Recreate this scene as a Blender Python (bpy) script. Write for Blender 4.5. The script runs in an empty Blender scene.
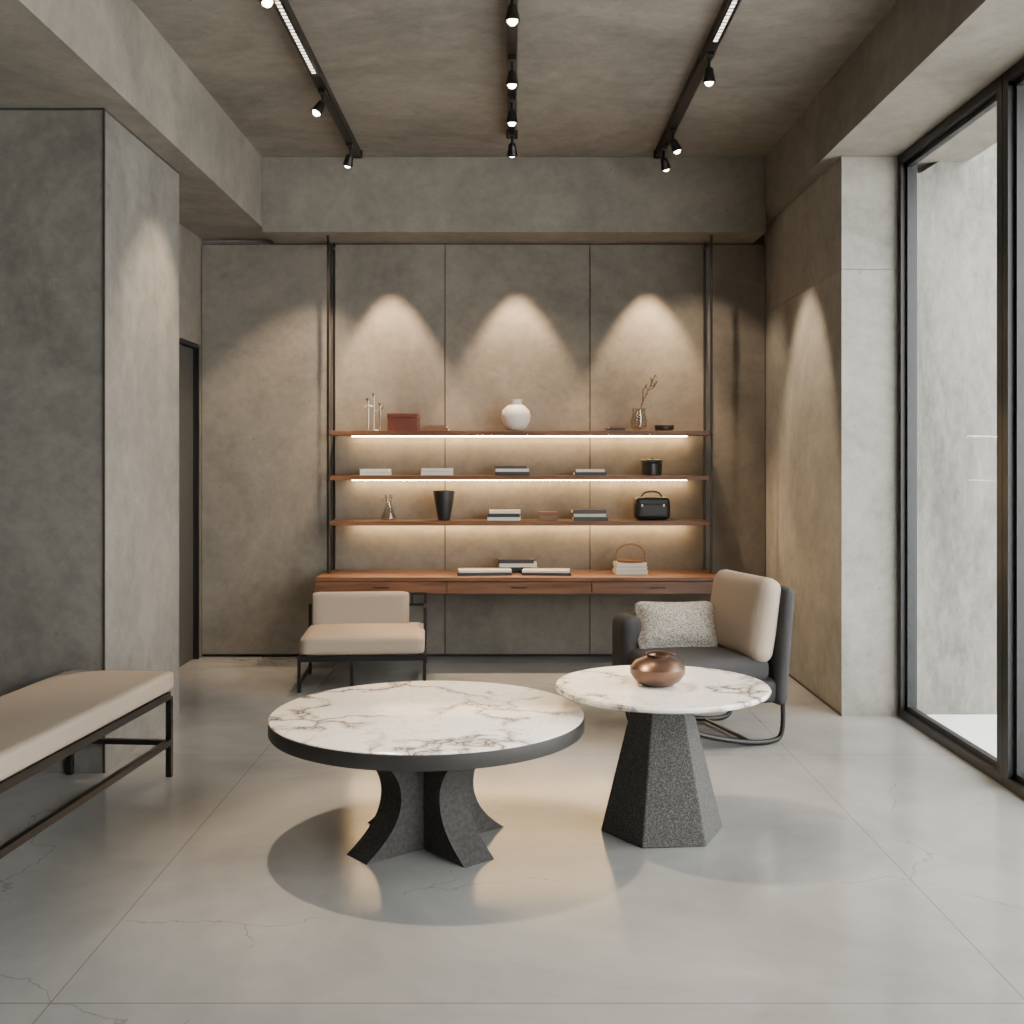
import bpy, bmesh, math, random
from mathutils import Vector, Matrix
random.seed(4)
scene = bpy.context.scene
COL = scene.collection

# ------------------------------------------------------------ materials
def new_mat(name):
    m = bpy.data.materials.new(name); m.use_nodes = True
    nt = m.node_tree; b = nt.nodes["Principled BSDF"]
    return m, nt, b

def simple(name, col, rough=0.5, metal=0.0, bump=0.0, bscale=60, var=0.0):
    m, nt, b = new_mat(name)
    b.inputs["Base Color"].default_value = (*col, 1)
    b.inputs["Roughness"].default_value = rough
    b.inputs["Metallic"].default_value = metal
    tc = nt.nodes.new("ShaderNodeTexCoord")
    n = nt.nodes.new("ShaderNodeTexNoise"); n.inputs["Scale"].default_value = bscale
    n.inputs["Detail"].default_value = 4
    nt.links.new(tc.outputs["Object"], n.inputs["Vector"])
    if bump:
        bp = nt.nodes.new("ShaderNodeBump"); bp.inputs["Strength"].default_value = bump
        bp.inputs["Distance"].default_value = 0.01
        nt.links.new(n.outputs["Fac"], bp.inputs["Height"]); nt.links.new(bp.outputs["Normal"], b.inputs["Normal"])
    if var:
        r = nt.nodes.new("ShaderNodeValToRGB")
        r.color_ramp.elements[0].position = .3; r.color_ramp.elements[1].position = .7
        r.color_ramp.elements[0].color = (*[c*(1-var) for c in col], 1)
        r.color_ramp.elements[1].color = (*[min(1, c*(1+var)) for c in col], 1)
        nt.links.new(n.outputs["Fac"], r.inputs["Fac"]); nt.links.new(r.outputs["Color"], b.inputs["Base Color"])
    return m

def concrete(name, col, rough=0.75, var=0.3, scale=0.9, bump=0.3, stretch=(1, 1, 1)):
    m, nt, b = new_mat(name)
    N, L = nt.nodes, nt.links
    tc = N.new("ShaderNodeTexCoord")
    mp = N.new("ShaderNodeMapping"); mp.inputs["Scale"].default_value = stretch
    L.new(tc.outputs["Object"], mp.inputs["Vector"])
    a = N.new("ShaderNodeTexNoise"); a.inputs["Scale"].default_value = scale; a.inputs["Detail"].default_value = 10
    a.inputs["Roughness"].default_value = .7; a.inputs["Distortion"].default_value = .9
    c = N.new("ShaderNodeTexNoise"); c.inputs["Scale"].default_value = scale*10; c.inputs["Detail"].default_value = 7
    c.inputs["Roughness"].default_value = .78
    for t in (a, c): L.new(mp.outputs[0], t.inputs["Vector"])
    mx = N.new("ShaderNodeMix"); mx.data_type = 'FLOAT'; mx.inputs["Factor"].default_value = .42
    L.new(a.outputs["Fac"], mx.inputs["A"]); L.new(c.outputs["Fac"], mx.inputs["B"])
    r = N.new("ShaderNodeValToRGB"); e = r.color_ramp.elements
    e[0].position = .38; e[1].position = .64
    e[0].color = (*[x*(1-var) for x in col], 1); e[1].color = (*[x*(1+var*.8) for x in col], 1)
    L.new(mx.outputs["Result"], r.inputs["Fac"])
    # pores
    v = N.new("ShaderNodeTexVoronoi"); v.inputs["Scale"].default_value = 4.5
    L.new(tc.outputs["Object"], v.inputs["Vector"])
    lt = N.new("ShaderNodeMath"); lt.operation = 'LESS_THAN'; lt.inputs[1].default_value = .045
    L.new(v.outputs["Distance"], lt.inputs[0])
    pm = N.new("ShaderNodeMix"); pm.data_type = 'RGBA'
    ml = N.new("ShaderNodeMath"); ml.operation = 'MULTIPLY'; ml.inputs[1].default_value = .45
    L.new(lt.outputs[0], ml.inputs[0]); L.new(ml.outputs[0], pm.inputs["Factor"])
    L.new(r.outputs["Color"], pm.inputs["A"]); pm.inputs["B"].default_value = (*[x*.5 for x in col], 1)
    L.new(pm.outputs["Result"], b.inputs["Base Color"])
    b.inputs["Roughness"].default_value = rough
    bp = N.new("ShaderNodeBump"); bp.inputs["Strength"].default_value = bump; bp.inputs["Distance"].default_value = .02
    L.new(mx.outputs["Result"], bp.inputs["Height"]); L.new(bp.outputs["Normal"], b.inputs["Normal"])
    return m

def floor_mat():
    m, nt, b = new_mat("polished_concrete_floor")
    N, L = nt.nodes, nt.links
    tc = N.new("ShaderNodeTexCoord")
    a = N.new("ShaderNodeTexNoise"); a.inputs["Scale"].default_value = .8; a.inputs["Detail"].default_value = 9
    a.inputs["Roughness"].default_value = .64; a.inputs["Distortion"].default_value = .4
    L.new(tc.outputs["Object"], a.inputs["Vector"])
    r = N.new("ShaderNodeValToRGB"); e = r.color_ramp.elements
    e[0].position = .34; e[1].position = .66
    e[0].color = (.195, .193, .188, 1); e[1].color = (.30, .298, .292, 1)
    L.new(a.outputs["Fac"], r.inputs["Fac"])
    sx = N.new("ShaderNodeSeparateXYZ"); L.new(tc.outputs["Object"], sx.inputs[0])
    def line(out, off, period, w):
        s = N.new("ShaderNodeMath"); s.operation = 'SUBTRACT'; s.inputs[1].default_value = off
        L.new(out, s.inputs[0])
        p = N.new("ShaderNodeMath"); p.operation = 'PINGPONG'; p.inputs[1].default_value = period/2
        L.new(s.outputs[0], p.inputs[0])
        lt = N.new("ShaderNodeMath"); lt.operation = 'LESS_THAN'; lt.inputs[1].default_value = w
        L.new(p.outputs[0], lt.inputs[0]); return lt.outputs[0]
    l1 = line(sx.outputs["X"], -1.36, 2.88, .0022)
    l2 = line(sx.outputs["Y"], 3.24, 2.73, .003)
    v = N.new("ShaderNodeTexVoronoi"); v.feature = 'DISTANCE_TO_EDGE'; v.inputs["Scale"].default_value = .4
    w = N.new("ShaderNodeTexNoise"); w.inputs["Scale"].default_value = 3; w.inputs["Detail"].default_value = 5
    L.new(tc.outputs["Object"], w.inputs["Vector"])
    ad = N.new("ShaderNodeMixRGB"); ad.blend_type = 'ADD'; ad.inputs[0].default_value = .5
    L.new(tc.outputs["Object"], ad.inputs[1]); L.new(w.outputs["Color"], ad.inputs[2])
    L.new(ad.outputs[0], v.inputs["Vector"])
    ck = N.new("ShaderNodeMath"); ck.operation = 'LESS_THAN'; ck.inputs[1].default_value = .0016
    L.new(v.outputs["Distance"], ck.inputs[0])
    gt = N.new("ShaderNodeMath"); gt.operation = 'GREATER_THAN'; gt.inputs[1].default_value = .53
    L.new(a.outputs["Fac"], gt.inputs[0])
    ckm = N.new("ShaderNodeMath"); ckm.operation = 'MULTIPLY'; L.new(ck.outputs[0], ckm.inputs[0]); L.new(gt.outputs[0], ckm.inputs[1])
    cks = N.new("ShaderNodeMath"); cks.operation = 'MULTIPLY'; cks.inputs[1].default_value = .35; L.new(ckm.outputs[0], cks.inputs[0])
    mxx = N.new("ShaderNodeMath"); mxx.operation = 'MAXIMUM'; L.new(l1, mxx.inputs[0]); L.new(l2, mxx.inputs[1])
    mm = N.new("ShaderNodeMath"); mm.operation = 'MULTIPLY'; mm.inputs[1].default_value = .6; L.new(mxx.outputs[0], mm.inputs[0])
    m2 = N.new("ShaderNodeMath"); m2.operation = 'MAXIMUM'; L.new(mm.outputs[0], m2.inputs[0]); L.new(cks.outputs[0], m2.inputs[1])
    mix = N.new("ShaderNodeMixRGB"); L.new(m2.outputs[0], mix.inputs[0]); L.new(r.outputs["Color"], mix.inputs[1])
    mix.inputs[2].default_value = (.07, .065, .06, 1)
    L.new(mix.outputs[0], b.inputs["Base Color"])
    rr = N.new("ShaderNodeMapRange"); rr.inputs["To Min"].default_value = .08; rr.inputs["To Max"].default_value = .22
    L.new(a.outputs["Fac"], rr.inputs["Value"]); L.new(rr.outputs["Result"], b.inputs["Roughness"])
    return m

def marble_mat():
    m, nt, b = new_mat("white_veined_marble")
    N, L = nt.nodes, nt.links
    tc = N.new("ShaderNodeTexCoord")
    w = N.new("ShaderNodeTexNoise"); w.inputs["Scale"].default_value = 2.6; w.inputs["Detail"].default_value = 8
    w.inputs["Roughness"].default_value = .6
    L.new(tc.outputs["Object"], w.inputs["Vector"])
    ad = N.new("ShaderNodeMixRGB"); ad.blend_type = 'ADD'; ad.inputs[0].default_value = .8
    L.new(tc.outputs["Object"], ad.inputs[1]); L.new(w.outputs["Color"], ad.inputs[2])
    def veins(scale, w0, w1, dark, mid):
        v = N.new("ShaderNodeTexVoronoi"); v.feature = 'DISTANCE_TO_EDGE'; v.inputs["Scale"].default_value = scale
        L.new(ad.outputs[0], v.inputs["Vector"])
        r = N.new("ShaderNodeValToRGB"); e = r.color_ramp.elements
        e[0].position = 0; e[0].color = (*dark, 1)
        e[1].position = w1; e[1].color = (1, 1, 1, 1)
        x = e.new(w0); x.color = (*mid, 1)
        L.new(v.outputs["Distance"], r.inputs["Fac"]); return r.outputs["Color"]
    v1 = veins(1.7, .014, .075, (.07, .062, .058), (.52, .49, .47))
    v2 = veins(4.3, .006, .022, (.50, .47, .45), (.85, .83, .81))
    n2 = N.new("ShaderNodeTexNoise"); n2.inputs["Scale"].default_value = 2.3
    L.new(tc.outputs["Object"], n2.inputs["Vector"])
    r2 = N.new("ShaderNodeValToRGB"); r2.color_ramp.elements[0].position = .36; r2.color_ramp.elements[1].position = .46
    L.new(n2.outputs["Fac"], r2.inputs["Fac"])
    r3 = N.new("ShaderNodeValToRGB"); r3.color_ramp.elements[0].position = .42; r3.color_ramp.elements[1].position = .55
    r3.color_ramp.elements[0].color = (1, 1, 1, 1); r3.color_ramp.elements[1].color = (0, 0, 0, 1)
    L.new(n2.outputs["Fac"], r3.inputs["Fac"])
    mu = N.new("ShaderNodeMixRGB"); mu.blend_type = 'MULTIPLY'; L.new(r2.outputs["Color"], mu.inputs[0])
    mu.inputs[1].default_value = (.82, .79, .75, 1); L.new(v1, mu.inputs[2])
    mu2 = N.new("ShaderNodeMixRGB"); mu2.blend_type = 'MULTIPLY'; L.new(r3.outputs["Color"], mu2.inputs[0])
    L.new(mu.outputs[0], mu2.inputs[1]); L.new(v2, mu2.inputs[2])
    L.new(mu2.outputs[0], b.inputs["Base Color"]); b.inputs["Roughness"].default_value = .22
    return m

def granite_mat(name, dark, light, thr=.56, scale=130):
    m, nt, b = new_mat(name)
    N, L = nt.nodes, nt.links
    tc = N.new("ShaderNodeTexCoord")
    n = N.new("ShaderNodeTexNoise"); n.inputs["Scale"].default_value = scale; n.inputs["Detail"].default_value = 2
    L.new(tc.outputs["Object"], n.inputs["Vector"])
    r = N.new("ShaderNodeValToRGB"); r.color_ramp.elements[0].position = thr-.12; r.color_ramp.elements[1].position = thr+.1
    r.color_ramp.elements[0].color = (*dark, 1); r.color_ramp.elements[1].color = (*light, 1)
    L.new(n.outputs["Fac"], r.inputs["Fac"]); L.new(r.outputs["Color"], b.inputs["Base Color"])
    b.inputs["Roughness"].default_value = .85
    bp = N.new("ShaderNodeBump"); bp.inputs["Strength"].default_value = .2; bp.inputs["Distance"].default_value = .005
    L.new(n.outputs["Fac"], bp.inputs["Height"]); L.new(bp.outputs["Normal"], b.inputs["Normal"])
    return m

def wood_mat():
    m, nt, b = new_mat("walnut_wood")
    N, L = nt.nodes, nt.links
    tc = N.new("ShaderNodeTexCoord"); mp = N.new("ShaderNodeMapping"); mp.inputs["Scale"].default_value = (1.2, 22, 22)
    L.new(tc.outputs["Object"], mp.inputs["Vector"])
    n = N.new("ShaderNodeTexNoise"); n.inputs["Scale"].default_value = 1.6; n.inputs["Detail"].default_value = 6
    n.inputs["Distortion"].default_value = .6
    L.new(mp.outputs[0], n.inputs["Vector"])
    r = N.new("ShaderNodeValToRGB"); r.color_ramp.elements[0].position = .3; r.color_ramp.elements[1].position = .72
    r.color_ramp.elements[0].color = (.09, .036, .017, 1); r.color_ramp.elements[1].color = (.22, .10, .05, 1)
    L.new(n.outputs["Fac"], r.inputs["Fac"]); L.new(r.outputs["Color"], b.inputs["Base Color"])
    b.inputs["Roughness"].default_value = .42
    return m

def emit(name, col, s):
    m, nt, b = new_mat(name)
    b.inputs["Base Color"].default_value = (*col, 1)
    b.inputs["Emission Color"].default_value = (*col, 1); b.inputs["Emission Strength"].default_value = s
    return m

def clear_glass(name, tint=(.98, .995, .99), fac=.05):
    m = bpy.data.materials.new(name); m.use_nodes = True
    nt = m.node_tree; nt.nodes.clear(); N, L = nt.nodes, nt.links
    o = N.new("ShaderNodeOutputMaterial"); t = N.new("ShaderNodeBsdfTransparent"); t.inputs[0].default_value = (*tint, 1)
    g = N.new("ShaderNodeBsdfGlossy"); g.inputs["Roughness"].default_value = .03
    x = N.new("ShaderNodeMixShader"); x.inputs[0].default_value = fac
    L.new(t.outputs[0], x.inputs[1]); L.new(g.outputs[0], x.inputs[2]); L.new(x.outputs[0], o.inputs[0])
    return m

M_WALL = concrete("taupe_concrete_panel", (.178, .158, .131))
M_BLOCK = concrete("grey_concrete_left", (.155, .146, .13), var=.36)
M_PIER = concrete("pale_concrete_pier", (.28, .265, .236), var=.3)
M_CEIL = concrete("ceiling_concrete", (.195, .178, .152), var=.36, scale=.8, stretch=(.9, 1.1, 1))
M_BEAM = concrete("beam_concrete", (.205, .186, .157), var=.3, scale=.7)
M_EXT = concrete("exterior_concrete", (.185, .178, .16), var=.5, scale=1.0, stretch=(1.6, 1, .6))
M_GROUND = concrete("exterior_paving", (.75, .75, .74), var=.05)
M_FLOOR = floor_mat()
M_DARKGAP = simple("shadow_gap", (.03, .028, .025), .9)
M_BLACK = simple("black_steel", (.012, .011, .011), .4, .3)
M_FRAME = simple("black_window_aluminium", (.009, .01, .011), .4, .2)
M_WOOD = wood_mat()
M_MARBLE = marble_mat()
M_STONE = granite_mat("charcoal_stone", (.028, .027, .025), (.044, .042, .040), .5, 60)
M_GRANITE = granite_mat("speckled_granite", (.028, .027, .026), (.09, .087, .082), .55, 170)
M_RIM = simple("dark_bronze_rim", (.032, .03, .028), .5, .1)
M_BEIGE = simple("beige_linen", (.36, .29, .228), .9, 0, .5, 260, .08)
M_BENCH = simple("bench_beige_fabric", (.31, .25, .195), .92, 0, .5, 240, .08)
M_CHAR = simple("charcoal_upholstery", (.028, .027, .029), .85, 0, .4, 200, .15)
M_PILLOW = granite_mat("boucle_pillow_fabric", (.13, .115, .10), (.42, .385, .34), .5)
M_COPPER = simple("burnished_bronze", (.15, .088, .062), .3, .75, 0, 8, .25)
M_WHITE = simple("white_ceramic", (.66, .62, .57), .5, 0, .2, 40, .06)
M_BLKCER = simple("black_ceramic", (.015, .015, .015), .4)
M_LEATHER = simple("black_leather", (.014, .013, .013), .42, 0, .3, 90)
M_RED = simple("oxblood_box", (.15, .038, .022), .5)
M_PAGES = simple("book_pages", (.75, .71, .64), .8)
M_COVER1 = simple("book_cover_dark", (.04, .04, .045), .5)
M_COVER2 = simple("book_cover_cream", (.60, .55, .47), .6)
M_COVER3 = simple("book_cover_brown", (.24, .13, .075), .6)
M_WICKER = simple("wicker_cane", (.24, .13, .06), .7, 0, .6, 120, .3)
M_CHROME = simple("brushed_nickel", (.50, .43, .35), .35, .9)
M_TWIG = simple("twig_bark", (.09, .055, .035), .8)
M_GLASS = clear_glass("window_glass", fac=.02)
M_VGLASS = clear_glass("vase_glass", (.88, .86, .82), .1)
M_LED = emit("warm_led_strip", (1.0, .68, .33), 85)
M_LAMP = emit("lamp_lens", (1.0, .84, .62), 22)
M_TRACKLED = emit("linear_led_diffuser", (1.0, .93, .82), 3)
M_BULK = simple("door_dark", (.05, .046, .04), .6, 0, .1, 20, .1)

# ------------------------------------------------------------ helpers
def link(o, parent=None, mat=None):
    COL.objects.link(o)
    if parent: o.parent = parent
    if mat: o.data.materials.append(mat)
    return o

def empty(name, loc=(0, 0, 0), rz=0):
    e = bpy.data.objects.new(name, None); e.empty_display_size = .1
    e.location = loc; e.rotation_euler = (0, 0, math.radians(rz)); COL.objects.link(e); return e

def from_bm(name, bm, mat, parent=None, smooth=False, M=None):
    if M is not None: bmesh.ops.transform(bm, matrix=M, verts=bm.verts)
    bmesh.ops.recalc_face_normals(bm, faces=bm.faces)
    me = bpy.data.meshes.new(name); bm.to_mesh(me); bm.free()
    if smooth:
        for p in me.polygons: p.use_smooth = True
    return link(bpy.data.objects.new(name, me), parent, mat)

def add_box(bm, x0, x1, y0, y1, z0, z1, bev=0):
    r = bmesh.ops.create_cube(bm, size=1)
    for v in r["verts"]:
        v.co = Vector((x0+(v.co.x+.5)*(x1-x0), y0+(v.co.y+.5)*(y1-y0), z0+(v.co.z+.5)*(z1-z0)))
    if bev:
        es = list({e for v in r["verts"] for e in v.link_edges})
        bmesh.ops.bevel(bm, geom=es, offset=bev, segments=2, affect='EDGES', profile=.6)

def box(name, b, mat, parent=None, bev=0, M=None):
    bm = bmesh.new(); add_box(bm, *b, bev=bev); return from_bm(name, bm, mat, parent, False, M)

def boxes(name, bl, mat, parent=None, bev=0, M=None):
    bm = bmesh.new()
    for b in bl: add_box(bm, *b, bev=bev)
    return from_bm(name, bm, mat, parent, False, M)

def lathe(name, prof, mat, parent=None, seg=56, smooth=True, loc=(0, 0, 0)):
    bm = bmesh.new(); rings = []
    for r, z in prof:
        if r < 1e-5: rings.append([bm.verts.new((loc[0], loc[1], z+loc[2]))])
        else: rings.append([bm.verts.new((loc[0]+r*math.cos(2*math.pi*i/seg), loc[1]+r*math.sin(2*math.pi*i/seg), z+loc[2])) for i in range(seg)])
    for a, b in zip(rings, rings[1:]):
        for i in range(seg):
            j = (i+1) % seg
            if len(a) == 1 and len(b) == 1: continue
            if len(a) == 1: bm.faces.new((a[0], b[i], b[j]))
            elif len(b) == 1: bm.faces.new((a[i], a[j], b[0]))
            else: bm.faces.new((a[i], a[j], b[j], b[i]))
    o = from_bm(name, bm, mat, parent, smooth)
    if smooth:
        md = o.modifiers.new("es", 'EDGE_SPLIT'); md.split_angle = math.radians(40)
    return o

def tube(name, paths, r, mat, parent=None, cyclic=False, spline='POLY', res=3):
    cu = bpy.data.curves.new(name, 'CURVE'); cu.dimensions = '3D'; cu.bevel_depth = r; cu.bevel_resolution = res
    cu.use_fill_caps = True
    for pts in paths:
        if spline == 'POLY':
            s = cu.splines.new('POLY'); s.points.add(len(pts)-1)
            for p, q in zip(s.points, pts): p.co = (*q, 1)
        else:
            s = cu.splines.new('NURBS'); s.points.add(len(pts)-1); s.order_u = 4; s.use_endpoint_u = not cyclic; s.resolution_u = 8
            for p, q in zip(s.points, pts): p.co = (*q, 1)
        s.use_cyclic_u = cyclic
    tmp = bpy.data.objects.new("tmp", cu); COL.objects.link(tmp)
    dg = bpy.context.evaluated_depsgraph_get()
    me = bpy.data.meshes.new_from_object(tmp.evaluated_get(dg)); me.name = name
    bpy.data.objects.remove(tmp); bpy.data.curves.remove(cu)
    me.materials.clear()
    for p in me.polygons: p.use_smooth = True
    return link(bpy.data.objects.new(name, me), parent, mat)

def cushion(name, size, mat, parent=None, r=.04, puff=.02, M=None, n=14, pinch=0, cz=0):
    hx, hy, hz = size[0]/2, size[1]/2, size[2]/2
    r = min(r, hz*.98, hx*.98, hy*.98)
    bm = bmesh.new(); bmesh.ops.create_cube(bm, size=2)
    bmesh.ops.subdivide_edges(bm, edges=bm.edges, cuts=n, use_grid_fill=True)
    for v in bm.verts:
        u = v.co.copy()
        p = Vector((u.x*hx, u.y*hy, u.z*hz))
        q = Vector((max(-hx+r, min(hx-r, p.x)), max(-hy+r, min(hy-r, p.y)), max(-hz+r, min(hz-r, p.z))))
        d = p-q
        if d.length > 1e-6: p = q+d.normalized()*r
        f = (1-u.x**2)*(1-u.y**2)
        p.z += puff*f*u.z*1.0
        if pinch:
            k = max(abs(u.x), abs(u.y)); p.z *= 1-pinch*(k**3)
            p.x *= 1-.07*(1-u.y**2); p.y *= 1-.07*(1-u.x**2)
        v.co = p
    if M is not None: bmesh.ops.transform(bm, matrix=M, verts=bm.verts)
    return from_bm(name, bm, mat, parent, True)

def T(x, y, z, rx=0, ry=0, rz=0):
    return Matrix.Translation((x, y, z)) @ Matrix.Rotation(math.radians(rz), 4, 'Z') @ Matrix.Rotation(math.radians(ry), 4, 'Y') @ Matrix.Rotation(math.radians(rx), 4, 'X')

def spot(name, loc, target, power, ang, blend=.5, size=.04, col=(1, .78, .54), parent=None):
    l = bpy.data.lights.new(name, 'SPOT'); l.energy = power; l.spot_size = math.radians(ang); l.spot_blend = blend
    l.shadow_soft_size = size; l.color = col
    o = bpy.data.objects.new(name, l); COL.objects.link(o); o.location = loc
    d = Vector(target)-Vector(loc); o.rotation_euler = d.to_track_quat('-Z', 'Y').to_euler()
    if parent: o.parent = parent
    return o

# ------------------------------------------------------------ room shell
YB = 8.93; ZC = 3.94; ZS = 3.36; ZL = 3.40; ZR = 3.50
box("floor", (-4.2, 2.47, -2.6, 9.2, -.12, 0), M_FLOOR)
box("ceiling", (-4.2, 2.9, -2.6, 9.2, ZC, ZC+.15), M_CEIL)
# back wall: panelled
edges = [-2.52, -1.47, -.544, .633, 1.62, 2.06]
pan = [(a+.004, b-.004, YB, YB+.03, .025, ZS-.012) for a, b in zip(edges, edges[1:])]
boxes("wall_back", pan+[(-4.2, 2.9, YB+.075, YB+.25, 0, ZC)], M_WALL, bev=0)
box("trim_1", (-2.52, 2.06, YB+.032, YB+.074, 0, ZS-.001), M_DARKGAP)
# beams / soffits
box("beam_back", (-1.928, 1.958, 8.49, YB+.07, ZS, ZC-.001), M_BEAM)
box("beam_left", (-4.2, -1.93, -2.6, YB+.07, ZL, ZC-.001), M_BEAM)
box("beam_right", (1.96, 2.9, -2.6, YB+.07, ZR, ZC-.001), M_BEAM)
# left block
boxes("wall_left_block", [(-4.2, -2.085, 5.625, 6.89, 0, ZL-.012)], M_BLOCK)
box("trim_2", (-4.2, -2.082, 5.62, 6.89, ZL-.012, ZL-.001), M_DARKGAP)
boxes("trim_3", [(-2.092, -2.081, 5.620, 5.630, 0, ZL-.012)], M_DARKGAP)
# recess wall with door
boxes("wall_left_recess", [(-2.7, -2.525, 6.9, 7.62, 0, ZL-.001), (-2.7, -2.525, 8.86, YB+.03, 0, ZL-.001), (-2.7, -2.525, 7.62, 8.86, 2.53, ZL-.001)], M_WALL)
dr = empty("door_1", (-2.56, 8.24, 0))
box("door_leaf", (-.03, .0, -.59, .59, .005, 2.49), M_BULK, dr)
boxes("door_frame", [(-.03, .045, -.618, -.592, 0, 2.52), (-.03, .045, .592, .618, 0, 2.52), (-.03, .045, -.592, .592, 2.494, 2.52)], M_FRAME, dr)
boxes("door_handle", [(.0, .05, -.5, -.485, 1.0, 1.015), (.035, .05, -.5, -.38, 1.0, 1.015)], M_BLACK, dr)
box("wall_left", (-4.35, -4.2, -2.6, 9.2, 0, ZC), M_BLOCK)
# right pier
boxes("wall_right", [(2.062, 2.47, 6.88, YB+.07, 0, 2.79), (2.062, 2.47, 6.88, YB+.07, 2.794, ZR-.002), (2.07, 2.46, 6.89, YB+.06, 2.78, 2.80)], M_PIER)
box("baseboard_right", (2.052, 2.062, 6.87, YB, 0, .012), M_DARKGAP)
# window wall on right
W = 2.44
def window(name, y0, y1):
    e = empty(name, (W, (y0+y1)/2, 0)); h = (y1-y0)/2
    t = .06
    boxes("frame", [(-.03, .07, -h, -h+t, .0, ZR-.004), (-.03, .07, h-t, h, .0, ZR-.004),
                    (-.03, .07, -h+t, h-t, .0, .05), (-.03, .07, -h+t, h-t, ZR-.06, ZR-.004)], M_FRAME, e)
    boxes("sash", [(.0, .035, -h+t, -h+t+.03, .05, ZR-.06), (.0, .035, h-t-.03, h-t, .05, ZR-.06),
                   (.0, .035, -h+t+.03, h-t-.03, .05, .08), (.0, .035, -h+t+.03, h-t-.03, ZR-.09, ZR-.06)], M_FRAME, e)
    box("glass_pane", (.012, .022, -h+t+.03, h-t-.03, .08, ZR-.09), M_GLASS, e)
window("window_1", 5.41, 6.875)
window("window_2", 3.6, 5.405)
window("window_3", 1.6, 3.595)
window("window_4", -.4, 1.595)
window("window_5", -2.5, -.405)
# wall behind the viewer
boxes("wall_front", [(-4.2, 2.9, -2.75, -2.6, 0, ZC)], M_BLOCK)
# exterior
box("ground_exterior", (2.56, 9, -8, 12, -.2, -.02), M_GROUND)
bm = bmesh.new()
pts = [(2.56, 3.40), (3.25, 3.84), (7, 4.6)]
lo = [bm.verts.new((x, 7.0, -.02)) for x, z in pts]; up = [bm.verts.new((x, 7.0, z)) for x, z in pts]
lo2 = [bm.verts.new((x, 7.3, -.02)) for x, z in pts]; up2 = [bm.verts.new((x, 7.3, z)) for x, z in pts]
for i in range(2):
    bm.faces.new((lo[i], lo[i+1], up[i+1], up[i])); bm.faces.new((lo2[i], up2[i], up2[i+1], lo2[i+1]))
    bm.faces.new((up[i], up[i+1], up2[i+1], up2[i])); bm.faces.new((lo[i], lo2[i], lo2[i+1], lo[i+1]))
bm.faces.new((lo[0], up[0], up2[0], lo2[0])); bm.faces.new((lo[2], lo2[2], up2[2], up[2]))
from_bm("wall_exterior", bm, M_EXT)

# ------------------------------------------------------------ ceiling tracks
def track(x, y0, y1, led=None):
    e = empty("ceiling_light_track", (x, 0, ZC))
    boxes("rail", [(-.03, .03, y0, y1, -.055, -.001), (-.04, .04, y0-.02, y0, -.06, -.001), (-.04, .04, y1, y1+.02, -.06, -.001)], M_BLACK, e)
    if led:
        n = int((led[1]-led[0])/.045)
        boxes("led_cells", [(-.011, .011, led[0]+i*.045, led[0]+i*.045+.025, -.0565, -.0545) for i in range(n)], M_TRACKLED, e)
track(-1.17, 3.0, 8.3, (3.1, 6.55))
track(1.11, 3.0, 8.3, (3.1, 6.05))
track(0.0, 3.0, 7.8)

def head(x, y, tgt=None, power=0, ang=60, blend=.6, tilt=(0, 0)):
    e = empty("track_spotlight", (x, y, ZC-.055))
    k = .84
    boxes("adapter", [(-.022, .022, -.05, .05, -.026, -.001)], M_BLACK, e, bev=.004)
    tube("stem", [[(0, 0, -.024), (0, 0, -.085)]], .008, M_BLACK, e)
    h = lathe("lamp_housing", [(r*k, z*k) for r, z in [(0, 0), (.022, 0), (.03, -.012), (.034, -.04), (.043, -.085), (.044, -.098), (.038, -.098), (.034, -.08), (0, -.08)]], M_BLACK, e, 28)
    h.location = (0, 0, -.075)
    g = lathe("lens", [(r*k, z*k) for r, z in [(0, -.084), (.030, -.084), (.029, -.098), (.018, -.114), (0, -.12)]], M_LAMP, e, 24); g.location = (0, 0, -.075)
    if tgt:
        d = Vector(tgt)-Vector((x, y, ZC-.13))
        q = (-d).to_track_quat('Z', 'Y').to_euler()
        h.rotation_euler = q; g.rotation_euler = q
        dn = d.normalized()
        spot("track_spot_beam", Vector((0, 0, -.075))+dn*.14, Vector((0, 0, -.075))+dn*1.5, power, ang, blend, .03, parent=e)
head(0, 5.35, (0.1, 5.0, 0), 90, 60)
head(0, 6.25, (0, 6.3, 0), 90, 60)
head(0, 6.95, (0, 7.2, 0), 90, 60)
head(0, 7.68, (0.05, 8.9, 2.0), 40, 50)
head(-1.17, 6.8, (-2.1, 6.3, 2.0), 290, 50, .7)
head(-1.17, 7.95, (-1.9, 8.93, 1.4), 300, 54, .7)
head(-1.17, 5.15, (.1, 4.6, .4), 620, 62, .7)
head(1.11, 6.2, (1.2, 6.5, .5), 130, 55)
head(1.11, 7.6, (2.06, 7.7, 1.6), 330, 46)
head(1.11, 8.05, (1.8, 8.93, 1.5), 110, 55)

# wall-wash beams in the back soffit
for x in (-.98, .04, 1.10):
    spot("soffit_downlight_beam", (x, 8.67, ZS-.03), (x, 8.74, 1.7), 360, 62, .5, .03, col=(1, .72, .45))

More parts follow.
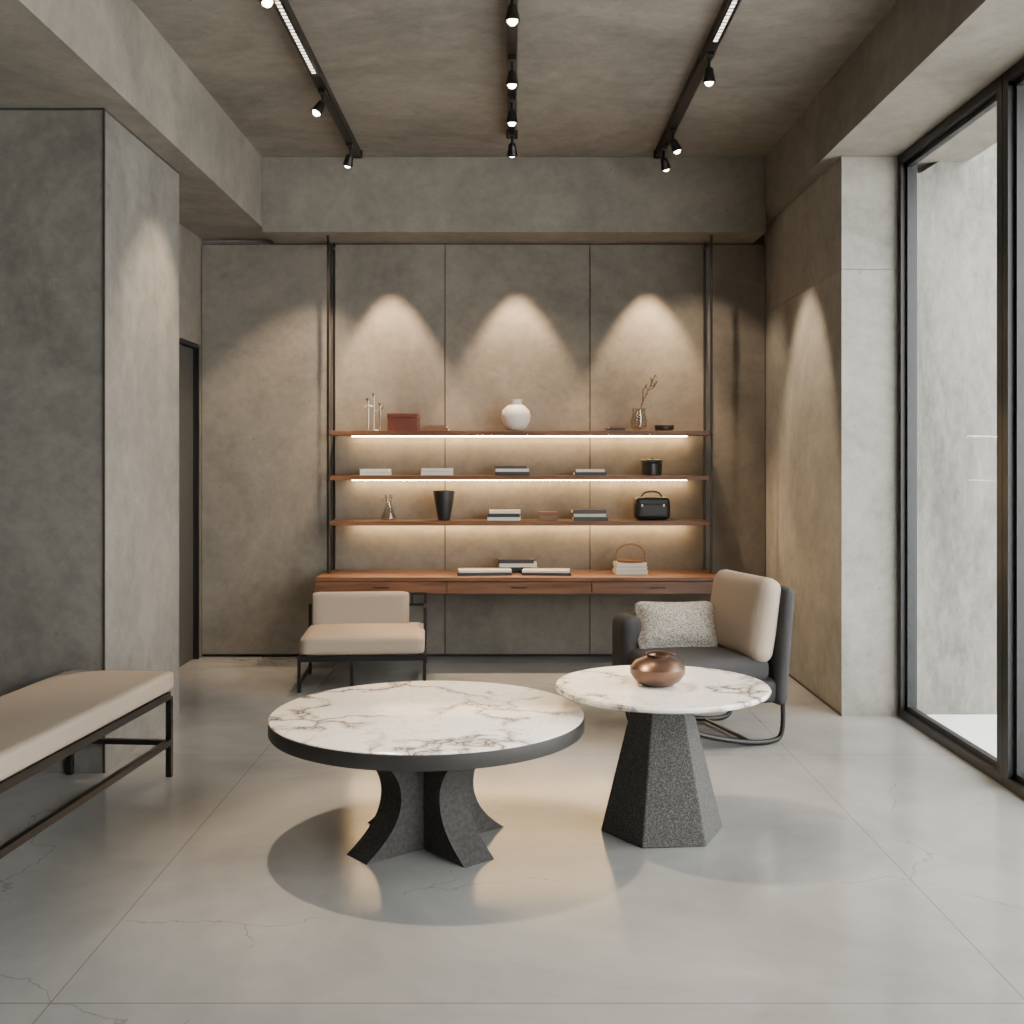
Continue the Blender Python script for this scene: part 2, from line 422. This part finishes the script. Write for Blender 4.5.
# ------------------------------------------------------------ shelving unit
sh = empty("shelving_unit", (0.06, 0, 0))
xl, xr = -1.50, 1.50
f, bk = 8.61, 8.915
boxes("posts", [(x-.009, x+.009, y-.009, y+.009, .715, ZS-.002) for x in (xl, xr) for y in (f, bk-.01)] +
      [(x-.008, x+.008, f, bk-.01, ZS-.06, ZS-.045) for x in (xl, xr)], M_BLACK, sh)
SZ = [1.83, 1.478, 1.122]
for i, z in enumerate(SZ):
    box(f"shelf_{i+1}", (xl+.013, xr-.013, f-.01, bk, z-.035, z), M_WOOD, sh, .003)
    boxes(f"shelf_bracket_{i+1}", [(xl-.012, xl+.013, f-.012, bk, z-.04, z-.03), (xr-.013, xr+.012, f-.012, bk, z-.04, z-.03)], M_BLACK, sh)
    box(f"led_strip_{i+1}", (xl+.15, xr-.15, bk-.05, bk-.035, z-.043, z-.036), M_LED, sh)

dk = empty("floating_desk", (0.055, 0, 0))
box("desktop", (-1.545, 1.545, 8.34, 8.925, .68, .71), M_WOOD, dk, .004)
box("carcass", (-1.535, 1.535, 8.375, 8.925, .59, .679), M_DARKGAP, dk)
boxes("drawer_fronts", [(-1.543, -.553, 8.35, 8.374, .585, .674), (-.545, .545, 8.35, 8.374, .585, .674), (.553, 1.543, 8.35, 8.374, .585, .674)], M_WOOD, dk, .002)
boxes("drawer_pulls", [(x-.06, x+.06, 8.343, 8.349, .626, .636) for x in (-1.05, 0, 1.05)], M_BLACK, dk)
boxes("end_panels", [(-1.553, -1.544, 8.345, 8.925, .585, .679), (1.544, 1.553, 8.345, 8.925, .585, .679)], M_WOOD, dk)

# ------------------------------------------------------------ decor
def book_stack(x, y, z, w, books, rz=0):
    """books: list of (height, cover material, width factor)"""
    e = empty("book_stack", (x, y, z), rz)
    h = .001
    for i, (t, m, k) in enumerate(books):
        ww = w*k/2; d = .1*k; o = random.uniform(-.008, .008)
        Mx = T(0, 0, 0, 0, 0, random.uniform(-3, 3))
        spine = (-ww+o, ww+o, -d, -d+.004, h, h+t) if m is not M_COVER2 else (-ww+o, ww+o, d-.004, d, h, h+t)
        boxes(f"cover_{i+1}", [(-ww+o, ww+o, -d, d, h, h+.004), (-ww+o, ww+o, -d, d, h+t-.004, h+t), spine], m, e, M=Mx)
        box(f"pages_{i+1}", (-ww+.004+o, ww-.004+o, -d+.005, d-.005, h+.004, h+t-.004), M_PAGES, e, M=Mx)
        h += t+.0008
    return e, h
C1, C2, C3 = M_COVER1, M_COVER2, M_COVER3
z1, z2, z3, zd = SZ[0], SZ[1], SZ[2], .71
# top shelf
e = empty("candle_holder", (-1.10, 8.76, z1+.002))
lathe("base", [(0, 0), (.07, 0), (.07, .008), (0, .01)], M_CHROME, e)
tube("stems", [[(-.045, 0, .008), (-.045, 0, .24)], [(0, 0, .008), (0, .0, .28)], [(.05, 0, .008), (.05, 0, .20)], [(-.075, 0, .19), (-.045, 0, .2), (.0, 0, .19)], [(0, 0, .15), (.05, 0, .17), (.085, 0, .2)]], .008, M_CHROME, e)
for i, (x, h) in enumerate(((-.045, .24), (0, .28), (.05, .20))):
    lathe(f"cup_{i+1}", [(0, 0), (.012, 0), (.018, .02), (.014, .02), (0, .006)], M_CHROME, e, 20, loc=(x, 0, h))
e = empty("lidded_box", (-.86, 8.74, z1))
box("body", (-.12, .12, -.08, .08, .001, .10), M_RED, e, .004); box("lid", (-.123, .123, -.083, .083, .102, .14), M_RED, e, .005)
book_stack(-.60, 8.74, z1, .21, [(.022, C3, 1), (.02, C3, .85)])
e = empty("white_vase", (.03, 8.75, z1+.001))
lathe("body", [(0, 0), (.05, 0), (.085, .025), (.112, .075), (.118, .12), (.105, .165), (.07, .198), (.05, .21), (.048, .235), (.058, .25), (.05, .25), (.04, .235), (.04, .20), (0, .19)], M_WHITE, e)
book_stack(.82, 8.74, z1, .15, [(.018, C1, 1), (.02, C3, .8)])
e = empty("glass_vase_with_branch", (1.01, 8.75, z1))
lathe("glass", [(0, .002), (.045, .002), (.062, .03), (.066, .08), (.05, .15), (.055, .18), (.052, .18), (.046, .15), (.061, .08), (.057, .03), (0, .01)], M_VGLASS, e)
br = [[(-.02, 0, .02), (0, 0, .15), (.05, 0, .28), (.10, .01, .38), (.13, .01, .45)], [(.03, 0, .24), (.03, -.02, .32), (.06, -.03, .37)], [(.07, 0, .32), (.12, .02, .35), (.15, .02, .40)], [(.1, .01, .38), (.09, .0, .43)]]
tube("branch", br, .004, M_TWIG, e)
bm = bmesh.new()
for b_ in br:
    for p, q in zip(b_[1:], b_[2:]):
        for k in range(3):
            c = Vector(p).lerp(Vector(q), k/3+.2)+Vector((random.uniform(-.012, .012), random.uniform(-.012, .012), random.uniform(-.005, .005)))
            bmesh.ops.create_icosphere(bm, subdivisions=1, radius=.008, matrix=Matrix.Translation(c))
from_bm("buds", bm, M_TWIG, e, True)
e = empty("shallow_dish", (1.21, 8.74, z1))
lathe("dish", [(0, .001), (.06, .001), (.075, .01), (.078, .045), (.07, .045), (.065, .015), (0, .01)], M_BLKCER, e)
# shelf 2
book_stack(-1.08, 8.74, z2, .24, [(.025, C2, 1), (.024, C2, .95)])
book_stack(-.59, 8.74, z2, .25, [(.03, C2, 1), (.025, C2, .96)])
book_stack(0.0, 8.74, z2, .27, [(.027, C1, 1), (.025, C2, .97), (.02, C1, .95)])
book_stack(.62, 8.74, z2, .25, [(.025, C1, 1), (.022, C2, .9)])
e = empty("lidded_canister", (1.11, 8.74, z2))
lathe("body", [(0, .001), (.075, .001), (.08, .006), (.082, .095), (.074, .1), (.072, .102), (.084, .104), (.084, .122), (.076, .128), (0, .13)], M_BLKCER, e)
lathe("knob", [(0, .128), (.01, .128), (.012, .14), (0, .145)], M_BLKCER, e, 20)
# shelf 3
e = empty("glass_carafe", (-.98, 8.74, z3))
lathe("glass", [(0, .002), (.06, .002), (.062, .02), (.03, .1), (.022, .14), (.034, .2), (.031, .2), (.019, .14), (.026, .1), (.056, .02), (0, .01)], M_VGLASS, e)
lathe("base_disc", [(0, .0012), (.058, .0012), (.055, .016), (0, .018)], M_COVER3, e)
e = empty("tapered_black_vase", (-.54, 8.74, z3))
lathe("body", [(0, .001), (.048, .001), (.05, .006), (.07, .12), (.086, .225), (.086, .235), (.078, .235), (.064, .12), (0, .02)], M_BLKCER, e)
book_stack(-.06, 8.74, z3, .26, [(.028, C2, 1), (.026, C1, .97), (.024, C2, .94)])
e = empty("small_wooden_box", (.285, 8.74, z3))
box("body", (-.07, .07, -.05, .05, .001, .045), M_COVER3, e, .004); box("lid", (-.073, .073, -.053, .053, .047, .07), M_COVER3, e, .005)
book_stack(.61, 8.74, z3, .27, [(.028, C1, 1), (.026, C2, .95), (.03, C1, .98)])
e = empty("black_handbag", (1.11, 8.74, z3+.002))
cushion("body", (.285, .16, .165), M_LEATHER, e, .045, 0, T(0, 0, .0825))
cushion("flap", (.27, .172, .075), M_LEATHER, e, .03, .0, T(0, 0, .145))
tube("handle", [[(-.085, 0, .155), (-.08, 0, .205), (-.04, 0, .228), (.04, 0, .228), (.08, 0, .205), (.085, 0, .155)]], .008, M_LEATHER, e, spline='NURBS')
boxes("buckles", [(-.09, -.08, -.089, -.085, .11, .128), (.08, .09, -.089, -.085, .11, .128)], M_CHROME, e)
# desk
e, h = book_stack(-.22, 8.56, zd, .42, [(.022, C1, 1), (.018, C2, .97)], 4)
e, h = book_stack(.27, 8.56, zd, .38, [(.02, C1, 1), (.018, C2, .95)], -5)
e, h = book_stack(.04, 8.79, zd, .30, [(.04, C1, 1), (.03, C2, 1), (.03, C1, .95)], 2)
e, h = book_stack(.93, 8.62, zd, .25, [(.03, C2, 1), (.028, C2, .97), (.03, C2, .94)], 2)
e = empty("wicker_basket", (.93, 8.62, zd+h))
lathe("tray", [(0, .001), (.10, .001), (.11, .02), (.104, .02), (.095, .006), (0, .006)], M_WICKER, e)
tube("handle", [[(-.105, 0, .01), (-.125, 0, .06), (-.09, 0, .125), (0, 0, .145), (.09, 0, .125), (.125, 0, .06), (.105, 0, .01)]], .007, M_WICKER, e, spline='NURBS')

# ------------------------------------------------------------ round marble coffee table
ct = empty("marble_coffee_table", (-.354, 4.63, 0))
R = .658
lathe("marble_top", [(0, .515), (R-.012, .515), (R-.006, .518), (R-.002, .535), (R-.01, .541), (0, .541)], M_MARBLE, ct, 96)
lathe("rim_tray", [(0, .465), (R-.04, .465), (R-.004, .473), (R, .48), (R, .531), (R-.003, .533), (R-.008, .514), (0, .514)], M_RIM, ct, 96)
def fin_profile():
    pr = []
    for i in range(29):
        t = i/28
        z = .464*t
        r = .185+.175*(abs(2*t-.98)/1.0)**2.1*(1.0 if t < .5 else 1.08)
        pr.append((r, z))
    return pr
bm = bmesh.new(); th = .075
for k in range(4):
    a = math.radians(-50+90*k); c, s = math.cos(a), math.sin(a)
    P = [(0, 0)] + fin_profile() + [(0, .464)]
    L_, R_ = [], []
    for r, z in P:
        for side, lst in ((-th, L_), (th, R_)):
            x, y = r, side
            lst.append(bm.verts.new((x*c-y*s, x*s+y*c, z)))
    n = len(P)
    for i in range(n-1):
        bm.faces.new((L_[i], L_[i+1], R_[i+1], R_[i]))
    bm.faces.new(L_); bm.faces.new(R_[::-1]); bm.faces.new((L_[-1], L_[0], R_[0], R_[-1]))
from_bm("curved_fin_base", bm, M_STONE, ct)

# ------------------------------------------------------------ side table
st = empty("marble_side_table", (.65, 4.77, 0))
R2 = .462
lathe("marble_top", [(0, .60), (R2-.02, .60), (R2-.003, .608), (R2, .618), (R2-.006, .627), (0, .628)], M_MARBLE, st, 96).rotation_euler = (0, 0, 2.2)
bm = bmesh.new()
lv = [(.27, 0), (.267, .012), (.125, .575), (.125, .598)]
rings = []
for r, z in lv:
    rings.append([bm.verts.new((r*math.cos(math.radians(60*i+5)), r*math.sin(math.radians(60*i+5)), z)) for i in range(6)])
for a, b in zip(rings, rings[1:]):
    for i in range(6): bm.faces.new((a[i], a[(i+1) % 6], b[(i+1) % 6], b[i]))
bm.faces.new(rings[0][::-1]); bm.faces.new(rings[-1])
o = from_bm("hexagonal_pedestal", bm, M_GRANITE, st)
md = o.modifiers.new("bv", 'BEVEL'); md.width = .006; md.segments = 2
# bronze vessel
bv = empty("bronze_bowl", (.63, 4.76, .628))
lathe("body", [(0, .001), (.06, .001), (.095, .018), (.118, .05), (.12, .075), (.10, .1), (.06, .118), (.045, .122), (.05, .132), (.04, .132), (.035, .12), (0, .11)], M_COPPER, bv, 64)
tube("lid_handle", [[(-.05, 0, .134), (-.02, 0, .148), (.04, -.01, .143), (.075, -.01, .13)]], .006, M_COPPER, bv, spline='NURBS')

# ------------------------------------------------------------ left bench
bn = empty("upholstered_bench", (-1.71, 5.59, 0), -4.6)
Lb, Wb = 2.7, .56
cushion("seat_cushion", (Wb, Lb, .10), M_BENCH, bn, .024, .008, T(-Wb/2, -Lb/2, .484), n=28)
fr = []
t = .014
for x in (-.02, -Wb+.02):
    for y in (-.03, -Lb+.03):
        fr.append((x-t, x+t, y-t, y+t, 0, .405))
    fr.append((x-t, x+t, -Lb+.03+t, -.03-t, .395, .43)); fr.append((x-t, x+t, -Lb+.03+t, -.03-t, .16, .19))
for y in (-.03, -Lb+.03):
    fr.append((-Wb+.02+t, -.02-t, y-t, y+t, .405, .43)); fr.append((-Wb+.02+t, -.02-t, y-t, y+t, .16, .185))
boxes("steel_frame", fr, M_BLACK, bn)

# ------------------------------------------------------------ lounge chair (left)
lc = empty("lounge_chair", (-1.06, 7.94, 0), 4)
w, d = .43, .34
cushion("seat_cushion", (.86, .70, .13), M_BEIGE, lc, .035, .015, T(0, -.01, .315), n=16)
cushion("back_cushion", (.72, .11, .31), M_BEIGE, lc, .03, .0, T(-.05, .29, .46, -8, 0, 0), n=12)
t = .011
fr = [(x-t, x+t, y-t, y+t, 0, .25) for x in (-w, w) for y in (-d, d)]
for x in (-w, w):
    fr += [(x-t, x+t, -d+t, d-t, .228, .25), (x-t, x+t, -d+t, d-t, .045, .065)]
for y in (-d, d):
    fr += [(-w+t, w-t, y-t, y+t, .228, .25)]
fr += [(-w+t, w-t, -d-t, -d+t, .21, .228), (-.1-t, -.1+t, -d+t, d-t, .228, .25), (-.07-t, -.07+t, -d-t, -d+t, .0, .21)]
fr += [(x-t, x+t, d-t, d+t, .25, .50) for x in (-w, w)]
fr += [(-w-t, w+t, d-t, d+t, .50, .522), (.32, .34, d-t, d+t, .522, .60), (-.36, -.34, d-t, d+t, .522, .56), (.32, w+t, d-t, d+t, .582, .60),
       (w-t, w+t, d-t, d+t, .522, .582), (w-t, w+t, .06, d-t, .50, .522), (w-t, w+t, .06, .08, .25, .50)]
boxes("steel_frame", fr, M_BLACK, lc)

# ------------------------------------------------------------ armchair (right)
ac = empty("upholstered_armchair", (1.085, 6.38, 0), 17)
ac.scale = (.92, .96, 1)
cushion("seat_base", (.80, .74, .14), M_CHAR, ac, .05, 0, T(-.02, 0, .31), n=14)
cushion("seat_cushion", (.70, .66, .13), M_CHAR, ac, .05, .015, T(-.05, -.03, .43), n=14)
cushion("far_arm", (.80, .13, .40), M_CHAR, ac, .06, 0, T(-.02, .37, .48), n=14)
cushion("arm_front_return", (.15, .24, .40), M_CHAR, ac, .06, 0, T(-.36, .29, .48), n=12)
cushion("back_shell", (.09, .80, .66), M_CHAR, ac, .045, 0, T(.38, .0, .56, 0, 5, 0), n=16)
cushion("back_cushion", (.66, .48, .15), M_BEIGE, ac, .07, .03, T(.275, -.05, .70, 0, 0, 0) @ Matrix.Rotation(math.radians(10), 4, 'Y') @ Matrix.Rotation(math.radians(90), 4, 'Z') @ Matrix.Rotation(math.radians(90), 4, 'X'), n=16)
cushion("throw_pillow", (.54, .32, .15), M_PILLOW, ac, .07, .02, T(-.08, .16, .62, 60, 0, -14), n=18, pinch=.6)
for y, nm in ((-.31, "near"), (.31, "far")):
    tube(f"sled_leg_{nm}", [[(-.36, y, .26), (-.35, y, .18), (-.22, y, .10), (0, y, .05), (.2, y, .016), (.36, y, .016), (.42, y, .05), (.40, y, .28)],
                            [(-.36, y, .26), (-.37, y, .12), (-.34, y, .016), (-.30, y, .016)]], .015, M_BLACK, ac, spline='NURBS')
tube("cross_bar", [[(.2, -.31, .018), (.2, .31, .018)], [(-.2, -.31, .10), (-.2, .31, .10)]], .011, M_BLACK, ac)

# ------------------------------------------------------------ light
wd = bpy.data.worlds.new("overcast_sky"); scene.world = wd; wd.use_nodes = True
bg = wd.node_tree.nodes["Background"]; bg.inputs[0].default_value = (1.0, .985, .96, 1); bg.inputs[1].default_value = 11.0

cam = bpy.data.cameras.new("camera"); cam.lens = 36*1100/1024; cam.sensor_width = 36; cam.shift_y = -52/1024
cam.clip_start = .05
co = bpy.data.objects.new("camera", cam); COL.objects.link(co)
co.location = (0, 0, 1.6); co.rotation_euler = (math.radians(90), 0, 0)
scene.camera = co
